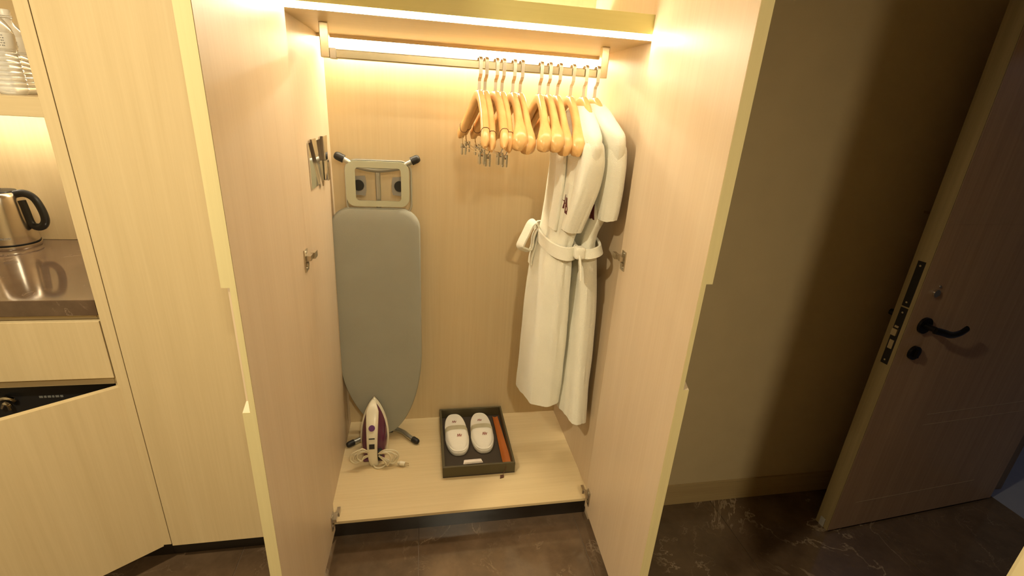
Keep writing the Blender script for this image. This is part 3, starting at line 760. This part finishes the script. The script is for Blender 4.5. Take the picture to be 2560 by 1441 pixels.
# ------------------------------------------------------------------ hangers
def hanger_meshes(slim, bow=-.024):
    out = []
    # hook (band over the rail, jog, stem); origin at rail top centre
    b = BM(); R_ = .0185
    pts = [(0, .0185, -.022), (0, .0185, -.006)]+[(0, R_*math.cos(a_), .0+R_*.55*math.sin(a_)) for a_ in [PI*i/10 for i in range(11)]]+[(0, -.0185, -.012), (0, -.018, -.040), (0, -.012, -.049), (0, -.003, -.054), (0, 0, -.062), (0, 0, -.100)]
    sweep(b, pts, 1, prof=[(-.0055, -.0016), (.0055, -.0016), (.0055, .0016), (-.0055, .0016)], up=(0, 0, 1) if False else (0, 1, 0.01))
    out.append(('hook', b, M_hook, False))
    b = BM(); sweep(b, [(0, 0, -.088), (0, 0, -.096)], .0085, 12); out.append(('collar', b, M_nick, True))
    # wooden body
    b = BM(); rings = []; n = 28; hl = .215
    for i in range(n+1):
        s = -1+2*i/n; a_ = abs(s)
        y = hl*s
        z = -.105-.150*max(0, a_-.06)**1.25/(.94**1.25)
        flare = 0 if slim else .5*(1+math.tanh((a_-.74)*9))
        tx_ = (.0115+.0025*a_) if slim else (.0100+.0045*a_+.0120*flare)
        tz_ = .0185+(.004 if slim else .008)*flare
        if a_ > .9: q = math.sqrt(max(0, 1-((a_-.9)/.1)**2))*.75+.25; tx_ *= q; tz_ *= q
        x = bow*a_*a_
        # tangent tilt
        dz = -.19*s/(a_+1e-6) if a_ > .06 else 0
        ring = []
        for k in range(14):
            q = 2*PI*k/14; c, s_ = math.cos(q), math.sin(q)
            c = math.copysign(abs(c)**.75, c); s_ = math.copysign(abs(s_)**.75, s_)
            zz = s_*tz_
            ring.append((x+c*tx_, y+zz*(.45*(1 if s > 0 else -1) if a_ > .06 else 0), z+zz*.92))
        rings.append(ring)
    loft(b, rings); out.append(('body', b, M_hang, True))
    if slim:
        for sgn in (-1, 1):
            b = BM(); s = .80; y = sgn*hl*s; z = -.105-.150*(s-.06)**1.25/(.94**1.25); x = -.024*s*s
            pts = []
            for k in range(14):
                q = 2*PI*k/14; c = math.copysign(abs(math.cos(q))**.75, math.cos(q)); s_ = math.copysign(abs(math.sin(q))**.75, math.sin(q))
                pts.append((x+c*.0140, y+s_*.0192*.45*sgn, z+s_*.0192*.92))
            sweep(b, pts, .0010, 5, closed=True); out.append(('groove', b, M_leath, True))
        b = BM(); sweep(b, smoothpath([(-.018, -.185, -.240), (-.020, -.165, -.272), (-.020, -.10, -.280), (-.020, .10, -.280), (-.020, .165, -.272), (-.018, .185, -.240)], 5), .0019, 8)
        out.append(('trouser_bar', b, M_chrome, True))
        for sgn in (-1, 1):
            b = BM(); y = sgn*.150
            bx(b, -.029, -.023, y-.011, y+.011, -.312, -.272, bev=.001, seg=1); bx(b, -.016, -.010, y-.011, y+.011, -.312, -.272, bev=.001, seg=1)
            sweep(b, [(-.030, y, -.284), (-.009, y, -.284)], .0045, 8)
            out.append(('clip', b, M_chrome, False))
    return out
def make_hanger(slim, loc, rz, label, bow=-.024):
    t = thing('trouser_hanger' if slim else 'coat_hanger', label, 'hanger', loc, 'wooden hangers on the clothes rail', rz)
    for nm, b, m, s in hanger_meshes(slim, bow): obj(nm, b, m, t, s, local=True)
    return t
HX = [.526, .546, .580, .603, .639, .665, .731, .760, .795, .842, .887, .928]
DX = [.000, .004, .006, .002, -.004, .000, -.018, -.008, -.010, -.014, -.008, .012]
LAB = ['slim beech trouser hanger with clips, leftmost hanger on the rail',
       'slim beech trouser hanger, second from the left end of the hangers',
       'slim beech trouser hanger, third from the left, left one of the second pair',
       'slim beech trouser hanger with clips, fourth from the left, last with clips',
       'beech coat hanger with broad shoulder, first one right of the clip hangers',
       'broad-shouldered beech coat hanger, sixth from the left, tip slightly lower than its neighbour',
       'beech coat hanger with broad shoulder, left one of the middle three',
       'beech coat hanger with broad shoulder, centre one of the middle three',
       'beech coat hanger with broad shoulder, right one of the middle three',
       'empty beech coat hanger directly left of the bathrobes',
       'beech hanger carrying the left bathrobe',
       'beech hanger carrying the right bathrobe, rightmost on the rail']
ZH = 1.6565
first = {}
for i, (hx, dx) in enumerate(zip(HX, DX)):
    slim = i < 4
    rz = math.asin((dx+.022)/.2)
    if i in (10, 11): rz = math.asin((dx+.014)/.2)
    if i == 11: t = make_hanger(False, (hx, .239, ZH), .02, LAB[i], .022)
    elif slim not in first:
        first[slim] = make_hanger(slim, (hx, .239, ZH), rz, LAB[i]); t = first[slim]
    else:
        t = dup(first[slim], (hx, .239, ZH), LAB[i]); t.rotation_euler = (0, 0, rz)
    if i in (1, 3, 5, 8, 9): t.rotation_euler.x = .055      # some hang a little nose-down

# ------------------------------------------------------------------ bathrobes
def robe(levels, root, seed, folds, name='body', m=None, nseg=72, sub=6, amp=.008, hem=1.0):
    """levels: (z, yfront, yback, xfront, xback, half thickness)"""
    # interpolate
    L = []
    lv = sorted(levels, key=lambda q: -q[0])
    for a_, b_ in zip(lv, lv[1:]):
        for k in range(sub):
            t = k/sub; L.append(tuple(a_[i]*(1-t)+b_[i]*t for i in range(6)))
    L.append(lv[-1])
    # smooth
    for _ in range(3):
        L = [L[0]]+[tuple((L[i-1][j]+2*L[i][j]+L[i+1][j])/4 for j in range(6)) for i in range(1, len(L)-1)]+[L[-1]]
    ztop, zbot = L[0][0], L[-1][0]
    rings = []
    for z, yf, yb, xf, xb, th in L:
        c = Vector(((xf+xb)/2, (yf+yb)/2)); u = Vector((xf-xb, yf-yb)); hl = u.length/2; u.normalize(); v = Vector((-u.y, u.x))
        s = (ztop-z)/(ztop-zbot); ring = []
        for k in range(nseg):
            q = 2*PI*k/nseg; cc, ss = math.cos(q), math.sin(q)
            cc = math.copysign(abs(cc)**.8, cc); ss = math.copysign(abs(ss)**.8, ss)
            am = amp*min(1, s*2.2)
            d = am*math.sin(q*folds+seed+2.2*noise.noise(Vector((q*.5, z*1.1, seed))))
            d += am*.9*noise.noise(Vector((cc*3+seed, ss*3, z*3.2)))+am*.5*noise.noise(Vector((cc*7, ss*7+seed, z*9)))
            p = c+u*(cc*(hl+d*.7))+v*(ss*(th+d))
            ring.append((p.x, p.y, z+(.010*math.sin(q*2+seed)+.004*math.sin(q*4))*(s**8)*hem))
        rings.append(ring)
    # closed hem: turn the cloth inwards
    def inset(r, k, dz):
        cx_ = sum(p[0] for p in r)/len(r); cy_ = sum(p[1] for p in r)/len(r)
        return [(cx_+(p[0]-cx_)*k, cy_+(p[1]-cy_)*k, p[2]+dz) for p in r]
    last = rings[-1]
    rings += [inset(last, .90, -.001), inset(last, .84, .02), inset(last, .80, .16)]
    return obj(name, loft(BM(), rings), m or M_robe, root, True)
def cloth_band(root, pts, wid, th, name, up=(0, 0, 1), n=6, closed=False, label=None, tw=None):
    pr = [(-.5, -.5), (-.5, .5), (.5, .5), (.5, -.5)]
    prof = [(a_*th, b_*wid) for a_, b_ in ((-.5, -.46), (-.5, .46), (-.25, .5), (.25, .5), (.5, .46), (.5, -.46), (.25, -.5), (-.25, -.5))]
    return obj(name, sweep(BM(), smoothpath(pts, n, closed), 1, prof=prof, up=up, closed=closed), M_robe, root, True, label=label)
def emblem(root, p, ux, uz, s):
    """maroon embroidered mark (thin slanted stroke, cross tick, thick stroke) laid on the cloth"""
    from mathutils.bvhtree import BVHTree
    trees = []
    for ch in root.children:
        if ch.name.split('.')[0] in ('body', 'sleeve', 'robe_body'):
            me = ch.data; off = root.location
            trees.append(BVHTree.FromPolygons([v.co+off for v in me.vertices], [tuple(q.vertices) for q in me.polygons]))
    b = BM(); p = Vector(p); ux = Vector(ux).normalized(); uz = Vector(uz).normalized(); nrm = uz.cross(ux).normalized()
    if nrm.x < 0: nrm = -nrm
    def lay(q, lift):
        best = None
        for t in trees:
            h = t.ray_cast(q-nrm*.2, nrm)
            if h[0] is not None and (best is None or h[3] < best): best = h[3]
        return q-nrm*.2+nrm*((best if best is not None else .2)-lift)
    def strip(x0, x1, x2, x3, z0, z1, n=8):
        """quad strip from (x0..x1 at z0) to (x2..x3 at z1)"""
        F = []; K = []
        for i in range(n+1):
            t = i/n; a_, c_ = x0*(1-t)+x2*t, x1*(1-t)+x3*t; z = z0*(1-t)+z1*t
            F.append([b.verts.new(lay(p+ux*(x*s)+uz*(z*s), .0022)) for x in (a_, c_)])
            K.append([b.verts.new(lay(p+ux*(x*s)+uz*(z*s), -.001)) for x in (a_, c_)])
        for i in range(n):
            b.faces.new((F[i][0], F[i][1], F[i+1][1], F[i+1][0]))
            b.faces.new((F[i][0], F[i+1][0], K[i+1][0], K[i][0])); b.faces.new((F[i][1], K[i][1], K[i+1][1], F[i+1][1]))
    strip(.0, 1.0, .10, .60, -1.0, 1.0)
    obj('emblem', b, M_maroon, root, label='thick maroon stroke of the letter mark'); b = BM()
    strip(-.75, -.45, -.25, -.12, -.6, 1.25)
    obj('emblem', b, M_maroon, root, label='thin maroon stroke of the letter mark'); b = BM()
    strip(-.95, -.55, .25, .30, .45, .0, 5)
    obj('emblem', b, M_maroon, root, label='maroon cross tick of the letter mark')

r1 = thing('bathrobe', 'white terry bathrobe with a belt loop sticking out, left one of the two', 'bathrobe', (.86, .24, .33), 'bathrobes at the right end of the rail')
robe([(1.538, .185, .295, .884, .884, .020), (1.520, .135, .345, .882, .880, .036), (1.480, .065, .415, .880, .872, .040), (1.448, .010, .468, .876, .862, .041), (1.415, -.002, .478, .874, .866, .041), (1.37, .006, .470, .874, .868, .042), (1.30, .030, .450, .870, .866, .045),
      (1.20, .060, .440, .860, .860, .046), (1.10, .10, .425, .846, .846, .040), (1.05, .11, .42, .842, .834, .037), (1.00, .11, .42, .846, .826, .048), (.90, .12, .42, .850, .818, .056), (.70, .14, .43, .860, .812, .064), (.50, .165, .43, .868, .808, .070), (.338, .185, .425, .873, .805, .073)], r1, 1.3, 5)
# sleeve hanging at the front shoulder
robe([(1.445, .035, .060, .876, .876, .010), (1.425, .008, .085, .876, .876, .032), (1.36, .000, .105, .878, .874, .041), (1.28, .012, .115, .872, .868, .041), (1.20, .034, .125, .858, .856, .038), (1.13, .060, .140, .848, .846, .034)], r1, 4.1, 3, 'sleeve', amp=.003, hem=.3)
cloth_band(r1, [(.802, .44, 1.055), (.792, .30, 1.050), (.797, .16, 1.048), (.826, .085, 1.048), (.868, .095, 1.050), (.885, .2, 1.055), (.880, .36, 1.055), (.845, .462, 1.055)], .050, .010, 'belt', closed=True)
cloth_band(r1, [(.795, .36, 1.075), (.780, .355, 1.098), (.762, .350, 1.092), (.744, .345, 1.055), (.728, .340, 1.022), (.722, .338, 1.000), (.738, .338, .990), (.762, .340, .985), (.772, .345, 1.005), (.774, .348, 1.035), (.782, .352, 1.060), (.793, .358, 1.070)], .046, .008, 'belt_loop', up=(0, 1, 0))
cloth_band(r1, [(.792, .36, 1.045), (.782, .355, 1.00), (.772, .352, .955), (.770, .352, .925)], .046, .008, 'belt_end', up=(0, 1, 0))
cloth_band(r1, [(.842, .30, 1.50), (.822, .22, 1.42), (.812, .17, 1.32), (.806, .16, 1.22), (.800, .17, 1.12)], .055, .012, 'lapel', up=(0, 1, .2))
r2 = thing('bathrobe', 'white terry bathrobe nearest the right side panel, right one of the two', 'bathrobe', (.96, .22, .33), 'bathrobes at the right end of the rail')
robe([(1.548, .185, .295, .936, .938, .022), (1.528, .135, .345, .934, .936, .038), (1.490, .060, .420, .938, .942, .046), (1.460, .000, .474, .946, .948, .044), (1.425, -.010, .480, .950, .952, .042), (1.37, .004, .468, .956, .954, .036), (1.30, .035, .445, .962, .956, .044),
      (1.20, .06, .43, .950, .955, .046), (1.12, .09, .41, .926, .955, .036), (1.07, .09, .40, .920, .955, .036), (1.02, .085, .40, .926, .957, .042), (.85, .085, .39, .942, .962, .050), (.60, .080, .38, .950, .965, .052), (.315, .075, .36, .960, .968, .050)], r2, 2.7, 5, amp=.005)
robe([(1.442, .030, .055, .952, .952, .010), (1.422, .004, .080, .954, .954, .030), (1.36, -.004, .10, .958, .956, .035), (1.28, .004, .12, .961, .958, .037), (1.21, .014, .13, .962, .960, .036), (1.18, .02, .135, .962, .960, .032)], r2, 0.6, 3, 'sleeve', amp=.003, hem=.3)
cloth_band(r2, [(.905, .40, 1.065), (.890, .25, 1.060), (.878, .12, 1.056), (.898, .055, 1.056), (.938, .050, 1.066), (.965, .10, 1.07), (.985, .25, 1.07), (.988, .40, 1.07), (.955, .43, 1.065)], .036, .009, 'belt', closed=True)
cloth_band(r2, [(.868, .078, 1.062), (.876, .062, 1.042), (.882, .052, 1.00), (.884, .047, .965)], .036, .007, 'belt_end', up=(0, 1, 0))
obj('belt_knot', bx(BM(), .858, .896, .048, .088, 1.035, 1.080, bev=.014, seg=4), M_robe, r2, True)
emblem(r1, (.812, .10, 1.218), (.55, -.83, 0), (0, 0, 1), .027)
emblem(r2, (.905, .10, 1.198), (.55, -.83, 0), (0, 0, 1), .026)

# lift everything so the room floor is z = 0
for o in list(bpy.data.objects):
    if o.parent is None and o.type in ('MESH', 'EMPTY'): o.location.z += UP
bpy.context.view_layer.update()
